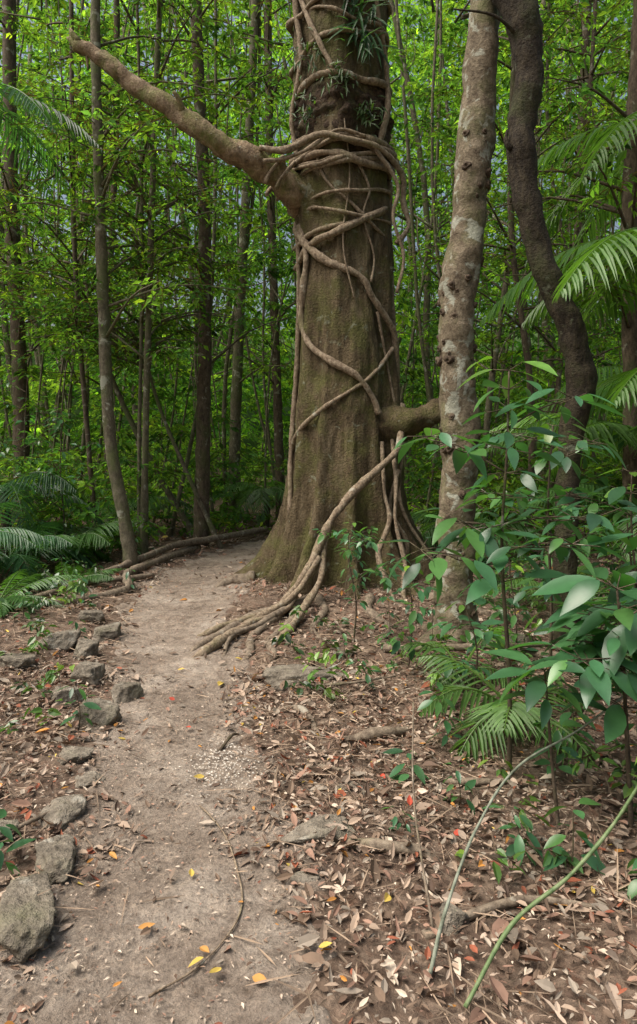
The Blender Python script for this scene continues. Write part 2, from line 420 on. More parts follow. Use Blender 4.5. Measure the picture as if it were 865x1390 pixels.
vine([surf(70, 2.0, .06), (.84, 6.94, 1.56), (.62, 6.80, 1.33), (.42, 6.72, 1.16), (.20, 6.60, .92), (.05, 6.48, .70), (-.09, 6.28, .42), (-.32, 6.05, .14), (-.55, 5.75, .05), (-.8, 5.2, .02), (-.95, 5.0, -.05)], .040, .036)
vine([surf(40, 1.6, .04), (.68, 6.85, 1.1), (.72, 6.72, .8), (.60, 6.62, .5), (.66, 6.5, .25), (.75, 6.35, .02)], .026, .026)
vine([surf(55, 1.7, .04), (.80, 6.85, 1.2), (.78, 6.72, .8), (.86, 6.62, .4), (.83, 6.45, .1), (.9, 6.3, -.05)], .020, .024)
vine([surf(60, 1.3, .04), surf(50, .9, .04), surf(58, .5, .04), surf(52, .15, .04), (1.25, 6.3, 0)], .026, .03)
vine([(.05, 6.48, .62), (.02, 6.25, .32), (-.12, 5.95, .13), (-.22, 5.6, .05), (-.38, 5.2, -.02)], .030, .03)
vine([(-.0, 6.35, .5), (-.2, 6.1, .22), (-.45, 5.9, .09), (-.8, 5.65, .04), (-1.0, 5.5, -.03)], .03, .026)
vine([(.12, 6.55, .78), (.02, 6.42, .5), (-.16, 6.22, .28), (-.28, 5.98, .1), (-.62, 5.6, .05), (-.75, 5.3, -.03)], .02, .02)
b.obj('strangler_vines', M_vine, big)

b = MB()
def ground_root(pts, r0, r1, lift=0.01, sides=9):
    P = []; n = len(pts)
    for i, (x, y) in enumerate(pts): P.append((x, y, Hs(x, y)+lift+.012*sin(i*2.1)))
    P[-1] = (P[-1][0], P[-1][1], P[-1][2]-.06)
    b.tube(P, [r0+(r1-r0)*i/(n-1) for i in range(n)], sides, 6, .35, rfreq=9)
ground_root([(-.30, 6.15), (-.42, 5.75), (-.55, 5.4), (-.52, 5.05), (-.6, 4.85)], .05, .024)
ground_root([(-.25, 6.2), (-.6, 5.85), (-.82, 5.55), (-.95, 5.25), (-1.02, 5.1)], .055, .024)
ground_root([(-.2, 6.1), (-.25, 5.7), (-.4, 5.35), (-.33, 5.0), (-.42, 4.8)], .045, .02)
ground_root([(-.1, 6.3), (-.35, 5.9), (-.5, 5.6), (-.7, 5.35), (-.72, 5.0)], .04, .016, .05)
ground_root([(-.0, 6.4), (.05, 6.0), (-.05, 5.6), (.1, 5.3)], .05, .02)
ground_root([(.5, 6.4), (.45, 6.0), (.6, 5.6), (.5, 5.2), (.7, 4.9)], .05, .02)
ground_root([(1.0, 6.5), (1.3, 6.1), (1.5, 5.9), (2.0, 5.7)], .06, .03)
ground_root([(-.7, 7.3), (-1.0, 7.3), (-1.15, 7.1)], .09, .03)
b.obj('surface_roots', M_root, big)

V = []; nth2 = 90; zc = np.arange(4.86, 5.50, .02)
for z in zc:
    for k in range(nth2):
        phi = 2*pi*k/nth2; t = (z-4.86)/.64
        e = .05*sin(pi*t)**.6 if 0 < t < 1 else -.03
        r = trunk_r(phi, z)+e-.01
        q = Vector((sin(phi)*4, cos(phi)*4, z*8)); r += .08*noise.fractal(q, 1, 2, 4)*sin(pi*min(max(t, 0), 1))
        V.append((TX+np.interp(z, zt, xt)+r*sin(phi), TY-r*cos(phi), z))
F = [[i*nth2+k, i*nth2+(k+1) % nth2, (i+1)*nth2+(k+1) % nth2, (i+1)*nth2+k] for i in range(len(zc)-1) for k in range(nth2)]
new_mesh('root_mat', V, np.array(F), M_clump, parent=big)

# ------------------------------------------------------------------ foliage sprays
GREENS = np.array([(.052, .105, .026), (.068, .135, .03), (.10, .18, .034), (.042, .09, .030), (.13, .21, .04), (.055, .12, .038)])
def sprays(lb, cen, nleaf, spread, ll, lw=.42, bright=1.0, twigs=5, tw=True, flat=True, seed=0, droop=.25, var=1.0):
    r = np.random.default_rng(seed); C = len(cen)
    spread = np.broadcast_to(spread, (C,)); ll = np.broadcast_to(ll, (C,))
    yaw = r.uniform(0, 2*pi, (C, twigs)); pit = r.uniform(-.45, .35, (C, twigs))
    td = np.stack([np.cos(yaw)*np.cos(pit), np.sin(yaw)*np.cos(pit), np.sin(pit)], -1)
    base = GREENS[r.integers(0, len(GREENS), C)]*np.exp(r.normal(0, .28*var, (C, 1)))*bright
    ci = np.repeat(np.arange(C), nleaf); n = len(ci)
    tj = r.integers(0, twigs, n); t = r.uniform(.1, 1, n); d = td[ci, tj]
    s = spread[ci]*(.6+.4*((tj*7) % 5)/4)
    p = cen[ci]+d*(t*s)[:, None]; p[:, 2] -= droop*t*t*s; p += r.normal(0, .02, (n, 3))
    sg = np.where(r.random(n) < .5, 1, -1)*r.uniform(.5, 1.2, n)
    ld = np.stack([d[:, 0]*np.cos(sg)-d[:, 1]*np.sin(sg), d[:, 0]*np.sin(sg)+d[:, 1]*np.cos(sg), d[:, 2]*.4-r.uniform(-.1, .9, n)], -1)
    nr = np.stack([r.normal(0, .55, n), r.normal(0, .55, n), np.ones(n)], -1)
    L = ll[ci]*r.uniform(.6, 1.25, n)
    col = base[ci]*np.exp(r.normal(0, .22, (n, 1)))
    yl = r.random(n) < .05; col[yl] = col[yl]*np.array([2.0, 1.6, 1.0])
    lb.leaves(p, ld, nr, L, L*lw*r.uniform(.8, 1.2, n), col, flat=flat, ts=(.25, .6), curl=.12)
    if tw:
        cj = np.repeat(np.arange(C), twigs); dj = td.reshape(-1, 3).copy(); sj = spread[cj]*(.6+.4*((np.tile(np.arange(twigs), C)*7) % 5)/4)
        dj[:, 2] -= droop*.6
        lb.leaves(cen[cj], dj, r.normal(0, 1, (len(cj), 3)), sj, .012, np.tile((.07, .05, .03), (len(cj), 1)), flat=True, curl=.1)

def branchy(b, lb, trunk_pts, z_from, nbr, rs, blen=1.2, leafn=30, ll=.12, bright=1.0):
    P = catmull(trunk_pts, 10); cen = []
    ok = np.where(P[:, 2] > z_from)[0]
    for i in range(nbr):
        p = P[ok[rs.randrange(len(ok))]]
        a = rs.uniform(0, 2*pi); l = blen*rs.uniform(.5, 1.3); up = rs.uniform(.0, .7)
        e = p+np.array([cos(a)*l, sin(a)*l, up*l]); mid = p+(e-p)*.5+np.array([0, 0, .1*l])
        b.tube([p, mid, e], [.022, .013, .005], 5, 3)
        cen += [mid, e, p+(e-p)*.75+np.array([rs.uniform(-.2, .2), rs.uniform(-.2, .2), 0])]
    sprays(lb, np.array(cen), leafn, .42, ll, bright=bright, seed=rs.randrange(9999))

SL = [
 ([(-2.24, 8.0, -.1), (-2.33, 8.0, .6), (-2.51, 8.0, 1.6), (-2.6, 8.0, 3.4), (-2.66, 8.0, 5.2), (-2.68, 8.0, 7.2), (-2.5, 8.1, 9.6)], .085, .05, M_slim),
 ([(-2.37, 9.0, -.1), (-2.35, 9.0, 1.6), (-2.27, 9.0, 4.6), (-2.15, 9.0, 7.6), (-2.0, 9.0, 10)], .05, .035, M_slim),
 ([(-2.42, 9.0, -.1), (-2.46, 9.1, 1.6), (-2.42, 9.1, 4.6), (-2.5, 9.0, 9)], .03, .02, M_slim),
 ([(-1.78, 10.0, -.1), (-1.74, 10, 1.6), (-1.71, 10, 3.8), (-1.74, 10, 5.5), (-1.85, 10, 8.2), (-1.9, 10, 11)], .115, .08, M_slimb),
 ([(-1.64, 13.0, -.1), (-1.64, 13, 1.6), (-1.52, 13, 4.6), (-1.38, 13, 7.2), (-1.2, 13, 11)], .12, .08, M_slim),
 ([(-.72, 13.0, -.1), (-.78, 13, 1.6), (-.88, 13, 4.6), (-.98, 13, 8.5), (-1.0, 13, 12)], .10, .07, M_slimb),
 ([(-4.9, 11.0, -.1), (-4.95, 11, 2.6), (-5.1, 11, 6), (-5.15, 11, 11)], .13, .10, M_slimb),
 ([(-3.15, 9.5, -.1), (-3.3, 9.5, 1.6), (-3.5, 9.5, 4.5), (-3.55, 9.5, 9)], .04, .03, M_slimb),
 ([(-1.9, 10.5, 0), (-2.6, 10.3, 1.3), (-3.3, 10.2, 2.9), (-3.6, 10, 4.5)], .05, .03, M_slim),
 ([(-1.45, 9.9, 0), (-1.9, 9.9, 1.0), (-2.4, 9.9, 2.2), (-2.7, 9.9, 3.4)], .035, .02, M_slim),
 ([(3.0, 9.5, 0), (3.05, 9.5, 2.2), (2.75, 9.5, 5), (2.9, 9.5, 9)], .05, .04, M_slimb),
 ([(2.55, 10.5, 0), (2.7, 10.5, 2.2), (3.05, 10.5, 5), (3.3, 10.5, 10)], .06, .04, M_slim),
 ([(3.5, 10.2, 0), (3.7, 10.2, 2.6), (4.1, 10.2, 6), (4.3, 10.2, 9)], .045, .03, M_slimb),
 ([(3.30, 7.0, 0), (3.30, 7.0, 2), (3.28, 7.0, 4.0), (3.4, 7.0, 6.5), (3.3, 7.1, 9)], .085, .075, M_slimb),
 ([(-3.9, 12.5, 0), (-4.0, 12.5, 3), (-3.8, 12.5, 8), (-3.7, 12, 12)], .07, .05, M_slimb),
 ([(4.8, 12.0, 0), (4.7, 12, 4), (4.9, 12, 11)], .11, .08, M_slimb),
]
for i, (pts, r0, r1, mt) in enumerate(SL):
    rs2 = random.Random(100+i)
    e = empty('slender_tree'); bb = MB(); lb = LB(); n = len(pts)
    rad = [r0*1.15]+[r0+(r1-r0)*k/(n-1) for k in range(1, n)]
    bb.tube(pts, rad, 12, 14, .2, rfreq=4)
    branchy(bb, lb, pts, 2.6, 26, rs2, 1.4, 18, .11, 1.1)
    bb.obj('trunk', mt, e); lb.obj('crown', M_leaf, e)

b = MB(); rs3 = random.Random(5)
for i in range(175):
    thin = i >= 75
    y = rs3.uniform(10.5, 19) if thin else rs3.uniform(13, 34); x = rs3.uniform(-.56*y-1, .56*y+1)
    if path_d(np.array([x]), np.array([y]))[0] < 1.6: continue
    r = rs3.uniform(.014, .038) if thin else rs3.choice([.03, .04, .05, .07, .10])*(1+y/80); z0 = Hs(x, y)
    l1 = rs3.uniform(-1.2, 1.2); l2 = rs3.uniform(-1.5, 1.5); q = rs3.uniform(-.4, .4)
    b.tube([(x, y, z0-.2), (x+l1*.4+q, y, z0+3), (x+l1, y, z0+7), (x+l1+l2, y, z0+14)], [r, r*.9, r*.75, r*.5], 7, 4)
    for k in range(3):
        z = z0+rs3.uniform(2.5, 9); a = rs3.uniform(-1, 1)*2
        b.tube([(x+l1*.5, y, z), (x+a*.6, y+rs3.uniform(-.5, .5), z+.5), (x+a, y, z+1.2)], [min(.03, r), .012, .006], 5, 3)
b.obj('distant_trees', M_slim)

# ------------------------------------------------------------------ forest foliage mass
lb = LB()
r = np.random.default_rng(21)
C1 = 5000
y = 10.0+15*r.random(C1)**.9; x = r.uniform(-1, 1, C1)*(.54*y+1.6); z = r.random(C1)**1.05*(.72*y+1.5)+.25
keep = ~((z < 1.5) & (path_d(x, y) < 2.2))
dn = vnoise(x*.55+z*.3, z*.6+y*.2, 31)+.5*vnoise(x*1.4, z*1.4+y*.5, 32)
keep &= dn > -.20
x, y, z = x[keep], y[keep], z[keep]
cen = np.stack([x, y, z+H(x, y)], -1)
sprays(lb, cen, 32, r.uniform(.35, .75, len(cen)), .10+.004*y, bright=1.2, seed=1)
C2 = 4400
y = 24+16*r.random(C2); x = r.uniform(-1, 1, C2)*(.56*y+3); z = r.random(C2)**1.35*(.66*y)+.3
cen = np.stack([x, y, z+H(x, y)*.75], -1)
sprays(lb, cen, 26, 1.3, .34, tw=False, bright=1.8, seed=2)
C3 = 1900
y = 8.4+11*r.random(C3)**1.2; x = r.uniform(-1, 1, C3)*(.54*y+1.3); z = r.uniform(.12, 1.4, C3)
keep = (path_d(x, y) > 2.0) & (np.hypot(x-TX, y-TY) > 1.7)
cen = np.stack([x, y, z+H(x, y)], -1)[keep]
sprays(lb, cen, 24, .36, .12, bright=1.25, seed=3)
C4 = 260
y = r.uniform(7.2, 10.5, C4); sgn = np.where(r.random(C4) < .55, -1, 1)
x = np.where(sgn < 0, r.uniform(-5.5, -1.2, C4), r.uniform(1.6, 5.8, C4)); z = r.uniform(2.8, 7.8, C4)
keep = ~((x > 1.6) & (y < 9) & (z < 5))
sprays(lb, np.stack([x, y, z], -1)[keep], 30, .5, .09, bright=1.1, seed=4)
lb.obj('forest_foliage', M_leaf)

lb = LB(); n = 620
y = 2.3+7*r.random(n)**.9; x = r.uniform(-1, 1, n)*(.5*y+.8); g = vnoise(x*1.1, y*1.1, 71)
keep = (path_d(x, y) > 1.7) & (np.hypot(x-TX, y-TY) > 1.1) & ((g > -.05) | (x > 1.2)) & ~((x < 0.6) & (x > -1) & (y < 4))
x, y = x[keep], y[keep]
sprays(lb, np.stack([x, y, H(x, y)+r.uniform(.05, .22, len(x))], -1), 9, .11, .07, lw=.5, bright=1.15, twigs=3, flat=False, seed=77, droop=.0)
lb.obj('undergrowth_seedlings', M_broad)

b = MB(); lb = LB(); cen = []
rs4 = random.Random(8)
for i in range(12):
    a = rs4.uniform(0, 2*pi); z = rs4.uniform(9, 13.5); l = rs4.uniform(1.8, 3.2)
    p = np.array([TX+np.interp(z, zt, xt), TY, z]); e = p+np.array([cos(a)*l, sin(a)*l, rs4.uniform(.8, 2.2)])
    b.tube([p, (p+e)/2+np.array([0, 0, .3]), e], [.14, .08, .03], 8, 5)
    for k in range(5): cen.append(p+(e-p)*rs4.uniform(.4, 1.05)+np.array([rs4.uniform(-.5, .5), rs4.uniform(-.5, .5), rs4.uniform(-.3, .5)]))
sprays(lb, np.array(cen), 34, .7, .14, seed=9)
b.obj('limbs', M_big, big); lb.obj('crown', M_leaf, big)

lb = LB(); n = 60; r = np.random.default_rng(5)
a = r.uniform(-1.3, 1.3, n); p0 = np.array(surf(22, 6.05, .03))
pos = p0+np.stack([r.uniform(-.16, .16, n), r.uniform(-.10, .0, n), r.uniform(-.3, .45, n)], -1)
d = np.stack([np.sin(a), -r.uniform(.3, 1, n), r.uniform(-1.6, .5, n)], -1)
lb.leaves(pos, d, np.stack([np.zeros(n), -np.ones(n), np.ones(n)], -1), r.uniform(.2, .42, n), r.uniform(.025, .05, n), np.array([(.05, .12, .045)])*r.uniform(.5, 1.6, (n, 1)), ts=(.2, .5, .8), curl=.35)
for ph, zz in ((-35, 5.75), (-5, 5.45), (30, 5.1), (-45, 5.2), (0, 6.5)):
    pos = np.array(surf(ph, zz, .05))+r.normal(0, .08, (n, 3))*np.array([1, .3, 1]); lb.leaves(pos, d, np.tile((0, -1, 1), (n, 1)), r.uniform(.07, .16, n), .026, np.array([(.06, .11, .03)])*r.uniform(.5, 1.5, (n, 1)), ts=(.5,), curl=.3)
lb.obj('epiphyte_fern', M_palm, big)

# ------------------------------------------------------------------ knobbly tree
kt = empty('knobbly_tree'); b = MB(); kb = MB(); lb = LB()
kp = [(1.11, 5.3, -.12), (1.10, 5.3, .12), (1.09, 5.3, .5), (1.11, 5.3, 1.05), (1.13, 5.3, 1.6), (1.10, 5.3, 2.2), (1.12, 5.3, 2.78), (1.20, 5.3, 3.4), (1.25, 5.3, 3.95), (1.34, 5.3, 5.13), (1.42, 5.35, 6.6), (1.3, 5.5, 8.5)]
kr = [.23, .18, .155, .145, .15, .138, .148, .135, .14, .125, .12, .07]
b.tube(kp, kr, 30, 18, .22, rfreq=5)
KC = catmull([p+(q,) for p, q in zip(kp, kr)], 12); rk = random.Random(4)
for i in range(150):
    c = KC[rk.randrange(10, len(KC)-14)]
    a = rk.uniform(0, 2*pi); rr_ = c[3]; s = rk.uniform(.010, .030)
    o = np.array([cos(a), sin(a), 0]); p = c[:3]+o*(rr_-.015)
    kb.tube([p-o*.01, p+o*s*.5, p+o*s*1.0+np.array([0, 0, s*.2]), p+o*s*1.5], [s*1.8, s*1.35, s*.9, s*.2], 9, 3, .6, rfreq=30)
for a in (200, 255, 300, 350, 60, 130):
    o = np.array([cos(radians(a)), sin(radians(a)), 0])
    p = np.array([1.11, 5.3, .16]); e = p+o*rk.uniform(.32, .5); e[2] = Hs(e[0], e[1])-.03
    b.tube([p, p+o*.2+np.array([0, 0, -.1]), e], [.1, .075, .03], 9, 5, .2)
branchy(b, lb, kp, 6.0, 18, rk, 1.3, 22, .12)
M_knobd = bark('knob_dark', (.035, .022, .014), (.085, .06, .04), (.16, .12, .08), moss_amt=.1, sc=30)
b.obj('trunk', M_knob, kt); kb.obj('knobs', M_knobd, kt); lb.obj('crown', M_leaf, kt)

# ------------------------------------------------------------------ crooked tree
ct = empty('crooked_tree'); b = MB(); lb = LB()
cp = [(1.90, 5.0, -.1), (1.87, 5, .3), (1.86, 5, .66), (1.87, 5, 1.04), (1.905, 5, 1.6), (1.975, 5, 2.08), (1.90, 5, 2.45), (1.70, 5, 2.93), (1.58, 5, 3.4), (1.53, 5, 3.93), (1.585, 5, 4.4), (1.50, 5, 4.93), (1.25, 5, 5.5), (1.3, 5.1, 6.8), (1.6, 5.1, 8)]
cr = [.13, .10, .085, .083, .088, .102, .098, .093, .098, .102, .11, .135, .14, .10, .06]
b.tube(cp, cr, 22, 12, .25, rfreq=6)
b.tube([(1.53, 4.98, 3.95), (1.44, 4.95, 3.80), (1.40, 4.95, 3.85), (1.41, 4.95, 3.93)], [.03, .022, .018, .008], 8, 5, .3)
b.tube([(1.55, 4.98, 4.6), (1.3, 4.9, 4.75), (1.0, 4.9, 4.80)], [.02, .012, .006], 6, 5, .3)
branchy(b, lb, cp, 5.9, 16, random.Random(77), 1.2, 22, .12)
b.obj('trunk', M_dark, ct); lb.obj('crown', M_leaf, ct)

# ------------------------------------------------------------------ palms / ferns
def frond(lb, base, yaw, length, rise, droop, nl=26, ll=.38, lw=.03, col=(.06, .13, .025), hang=.35, seed=0):
    r = np.random.default_rng(seed)
    u = np.array([cos(yaw), sin(yaw), 0]); t = np.linspace(0, 1, 9)
    pts = [np.array(base)+u*length*a*(1-.12*a)+np.array([0, 0, rise*a-droop*a*a]) for a in t]
    lb.tubeadd(pts, [.010*(1-.8*a) for a in t], (col[0]*1.3, col[1]*1.1, col[2]), 5, 3)
    C = catmull(pts, 8); T = norm(np.gradient(C, axis=0)); n = len(C)
    ts = np.linspace(.14, .995, nl); ii = (ts*(n-1)).astype(int)
    for sd in (-1, 1):
        side = norm(np.cross(T[ii], np.array([0, 0, 1.0])))*sd
        ang = (.25+.75*(1-ts))[:, None]
        d = side*(.5+.5*ang)+T[ii]*(.75-.25*ang); d[:, 2] -= hang*r.uniform(.5, 1.5, nl)
        L = ll*np.sin(pi*(ts*.8+.16))*r.uniform(.85, 1.05, nl)
        c = np.array(col)*r.uniform(.8, 1.25, (nl, 1))
        lb.leaves(C[ii], d+r.normal(0, .05, (nl, 3)), np.tile((0, 0, 1.0), (nl, 1)), L, lw, c, ts=(.15, .45, .75), curl=.2, fold=.35, pw=.6)
def palm(name, base, crown_z, nf, length, ll, col, yaw0=0, yaws=None, tr=.06, rise=.5, droop=.8, seed=0, nl=28, lw=.03):
    e = empty(name); rs_ = random.Random(seed); lb = LB(); x, y = base; z = Hs(x, y)
    if crown_z > .5:
        b = MB(); b.tube([(x, y, z-.05), (x+.05, y, crown_z*.5), (x, y, crown_z)], [tr*1.2, tr, tr*.8], 10, 8, .15); b.obj('stem', M_slimb, e)
    ys = yaws if yaws else [yaw0+2*pi*i/nf+rs_.uniform(-.2, .2) for i in range(nf)]
    for i, a in enumerate(ys):
        L = length*rs_.uniform(.8, 1.15)
        frond(lb, (x, y, max(crown_z, z+.03)), a, L, rise*L*rs_.uniform(.6, 1.3), droop*L*rs_.uniform(.7, 1.2), nl, ll*rs_.uniform(.85, 1.1), lw, tuple(np.array(col)*rs_.uniform(.75, 1.25)), .35, seed*31+i)
    lb.obj('fronds', M_palm, e)
G1 = (.075, .165, .045); G2 = (.05, .13, .055); G3 = (.10, .20, .05)
palm('palm', (3.05, 5.5), 3.25, 11, 1.75, .62, G3, .25, tr=.04, rise=.30, droop=.62, seed=1, nl=34, lw=.032)
palm('palm', (3.0, 5.2), 2.15, 10, 1.35, .50, G3, .4, tr=.035, rise=.35, droop=.6, seed=2, nl=30, lw=.030)
palm('palm', (3.0, 6.1), 1.65, 10, 1.6, .5, G3, .1, tr=.04, rise=.40, droop=.55, seed=16, nl=32, lw=.030)
palm('palm', (2.95, 5.7), .95, 10, 1.2, .42, G1, .5, rise=.55, droop=.65, seed=3, lw=.030)
palm('palm', (4.3, 8.5), 2.4, 9, 1.9, .5, G3, .8, tr=.07, seed=4)
palm('palm', (3.9, 6.9), 4.9, 11, 2.2, .6, G3, .2, tr=.06, rise=.3, droop=.75, seed=14, nl=34, lw=.034)
palm('palm', (-4.1, 8.6), 1.0, 10, 1.4, .45, G2, .2, tr=.06, rise=.6, droop=.9, seed=5)
palm('palm', (-3.6, 7.6), .2, 9, 1.2, .38, G2, .5, rise=.85, droop=.8, seed=6)
palm('palm', (-3.3, 8.3), .15, 9, 1.0, .36, G1, .9, rise=.9, droop=.8, seed=21)
palm('palm', (-3.9, 6.9), .4, 10, 1.3, .40, G2, .9, rise=.8, droop=.8, seed=22)
palm('fern', (-2.95, 6.1), .06, 11, .85, .17, G1, .1, rise=.55, droop=.5, seed=7, lw=.024, nl=36)
palm('fern', (-2.65, 7.1), .06, 10, .7, .15, G1, .4, rise=.6, droop=.5, seed=23, lw=.022, nl=32)
palm('palm', (-4.0, 7.6), 5.6, 10, 1.8, .45, G2, .2, tr=.05, rise=.2, droop=.7, seed=8)
palm('palm', (-1.0, 12.3), .7, 9, 1.3, .4, G1, .0, rise=.6, droop=.8, seed=9)
palm('palm', (-3.0, 11.0), .5, 9, 1.4, .4, G1, .4, rise=.7, droop=.8, seed=10)
palm('palm', (-3.2, 9.2), .3, 9, 1.1, .36, G1, .7, rise=.7, droop=.7, seed=18)
palm('palm', (1.9, 8.8), .5, 9, 1.3, .4, G1, .3, rise=.6, droop=.7, seed=11)
palm('palm_seedling', (1.12, 3.65), .05, 6, .68, .25, G3, yaws=[3.3, 3.75, 2.6, 5.2, .6, 4.3], rise=1.05, droop=.95, seed=12, lw=.022, nl=19)
palm('palm_seedling', (.95, 4.4), .05, 5, .5, .2, G3, yaws=[3.0, 4.2, 2.0, 5.5, .6], rise=1.1, droop=.8, seed=13, lw=.018, nl=16)
palm('palm_seedling', (2.3, 4.4), .05, 7, .8, .28, G1, rise=1.0, droop=.9, seed=15, lw=.024, nl=20)
palm('palm_seedling', (2.2, 5.9), .05, 7, .9, .28, G3, rise=1.0, droop=.9, seed=17, lw=.024, nl=20)

# ------------------------------------------------------------------ broad-leaf saplings
BG = [(.045, .125, .052), (.06, .155, .06), (.04, .105, .05), (.075, .18, .05), (.055, .15, .07)]
def sapling(name, base, stem, r0, leafL, nwh, per=(3, 5), z_from=.45, pet=.08, wr=.42, seed=0, bright=1.0, sidebr=0, brl=.3, young=True, tint=(1, 1, 1)):
    rs_ = random.Random(seed); r = np.random.default_rng(seed); e = empty(name); b = MB(); lb = LB()
    x, y = base; z0 = Hs(x, y)
    pts = [(x+sx, y+sy, z0-.03+sz) for sx, sy, sz in stem]
    n = len(pts); b.tube(pts, [r0*(1-.65*i/(n-1)) for i in range(n)], 7, 8, .1)
    C = catmull(pts, 12); nodes = []
    for i in range(nwh):
        t = z_from+(1-z_from)*i/max(nwh-1, 1); p = C[min(int(t*(len(C)-1)), len(C)-1)]; nodes.append((p, t))
    for i in range(sidebr):
        t = rs_.uniform(z_from, .95); p = C[int(t*(len(C)-1))]; a = rs_.uniform(0, 2*pi); l = brl*rs_.uniform(.6, 1.3)
        q = p+np.array([cos(a)*l, sin(a)*l, l*rs_.uniform(.1, .6)]); b.tube([p, (p+q)/2+np.array([0, 0, .02]), q], [r0*.4, r0*.3, r0*.2], 5, 4)
        for k in (.55, .8, 1): nodes.append((p+(q-p)*k, t))
    P = []; D = []; Nn_ = []; L = []; Cc = []
    for p, t in nodes:
        a0 = rs_.uniform(0, 2*pi); m = rs_.randint(*per)
        for k in range(m):
            a = a0+2*pi*k/m+rs_.uniform(-.4, .4); el = rs_.uniform(-.25, .5)
            d = np.array([cos(a)*cos(el), sin(a)*cos(el), sin(el)]); q = p+d*pet*rs_.uniform(.6, 1.4)
            b.tube([p, q], [r0*.22, r0*.16], 4, 1)
            P.append(q); dd_ = d.copy(); dd_[2] -= rs_.uniform(.0, .8); D.append(dd_)
            Nn_.append((rs_.gauss(0, .25), rs_.gauss(0, .25), 1)); L.append(leafL*rs_.uniform(.5, 1.15))
            c = np.array(rs_.choice(BG))*rs_.uniform(.7, 1.3)*bright*np.array(tint)
            if young and t > .97: c = c*np.array([2.0, 1.5, .6])
            Cc.append(c)
    L = np.array(L)
    lb.leaves(P, D, Nn_, L, L*wr, np.array(Cc), ts=(.08, .2, .38, .58, .78, .92), curl=r.uniform(.0, .4, len(L)), fold=r.uniform(.06, .16), pw=.85)
    b.obj('stem', M_slimb, e); lb.obj('leaves', M_broad, e, smooth=True)
sapling('sapling', (.92, 3.2), [(0, 0, 0), (.0, 0, .5), (-.03, .02, 1.1), (-.01, 0, 1.6), (.0, 0, 1.98)], .013, .19, 10, (3, 5), .45, .10, .42, 1, 1.15, sidebr=7, brl=.34)
sapling('sapling', (1.35, 3.9), [(0, 0, 0), (.02, 0, .6), (0, 0, 1.2), (.03, 0, 1.7)], .012, .17, 7, (3, 5), .35, .08, .42, 2, 1.0, sidebr=5, brl=.34)
sapling('sapling', (1.30, 2.75), [(0, 0, 0), (-.02, 0, .4), (-.05, -.02, .8), (-.08, -.04, 1.04)], .012, .24, 5, (4, 6), .45, .09, .40, 3, 1.15, sidebr=3, brl=.24, young=False)
sapling('sapling', (1.0, 2.75), [(0, 0, 0), (-.03, 0, .3), (-.06, -.02, .6), (-.08, -.05, .72)], .009, .21, 3, (4, 5), .7, .06, .42, 4, 1.15, young=False)
sapling('sapling', (1.50, 2.95), [(0, 0, 0), (.0, 0, .4), (-.03, 0, .9), (0, 0, 1.2)], .011, .22, 5, (4, 5), .4, .08, .40, 44, 1.1, sidebr=3, brl=.25, young=False)
sapling('sapling', (.28, 5.3), [(0, 0, 0), (.02, 0, .35), (-.04, 0, .7), (.0, 0, .98)], .008, .11, 6, (3, 4), .35, .04, .40, 5, 1.1, sidebr=10, brl=.34)
sapling('sapling', (.62, 4.6), [(0, 0, 0), (.03, 0, .4), (0, 0, .75)], .007, .11, 5, (3, 4), .3, .05, .42, 6, 1.1, sidebr=4, brl=.22)
sapling('sapling', (.95, 4.1), [(0, 0, 0), (.03, 0, .3), (-.05, 0, .6)], .008, .15, 4, (3, 5), .35, .05, .42, 7, 1.1, sidebr=3, brl=.24)
sapling('sapling', (1.75, 3.6), [(0, 0, 0), (.0, 0, .5), (-.05, 0, 1.1), (-.05, 0, 1.4)], .01, .18, 6, (3, 5), .35, .08, .42, 8, 1.0, sidebr=4, brl=.34)
sapling('sapling', (2.1, 4.4), [(0, 0, 0), (.0, 0, .5), (-.05, 0, 1.0), (-.02, 0, 1.25)], .01, .15, 5, (3, 4), .2, .06, .42, 9, 1.0, sidebr=6, brl=.38)
sapling('sapling', (1.4, 4.7), [(0, 0, 0), (.0, 0, .3), (-.05, 0, .7)], .008, .13, 5, (3, 4), .2, .05, .42, 10, 1.0, sidebr=5, brl=.3)
sapling('sapling', (2.5, 6.2), [(0, 0, 0), (.0, 0, .6), (-.05, 0, 1.2), (0, 0, 1.6)], .01, .14, 7, (3, 5), .2, .06, .42, 11, 1.0, sidebr=9, brl=.42)
sapling('sapling', (1.9, 6.6), [(0, 0, 0), (.0, 0, .5), (-.05, 0, 1.1)], .01, .13, 6, (3, 5), .2, .06, .42, 12, 1.0, sidebr=10, brl=.4)
sapling('sapling', (-3.3, 8.6), [(0, 0, 0), (.0, 0, .6), (-.05, 0, 1.3), (0, 0, 2.0)], .012, .12, 8, (3, 5), .2, .06, .42, 13, 1.1, sidebr=14, brl=.5)
sapling('sapling', (-4.3, 9.8), [(0, 0, 0), (.0, 0, .8), (-.05, 0, 1.6), (0, 0, 2.6)], .012, .13, 9, (3, 5), .2, .06, .42, 14, 1.1, sidebr=16, brl=.6)
seed = 20
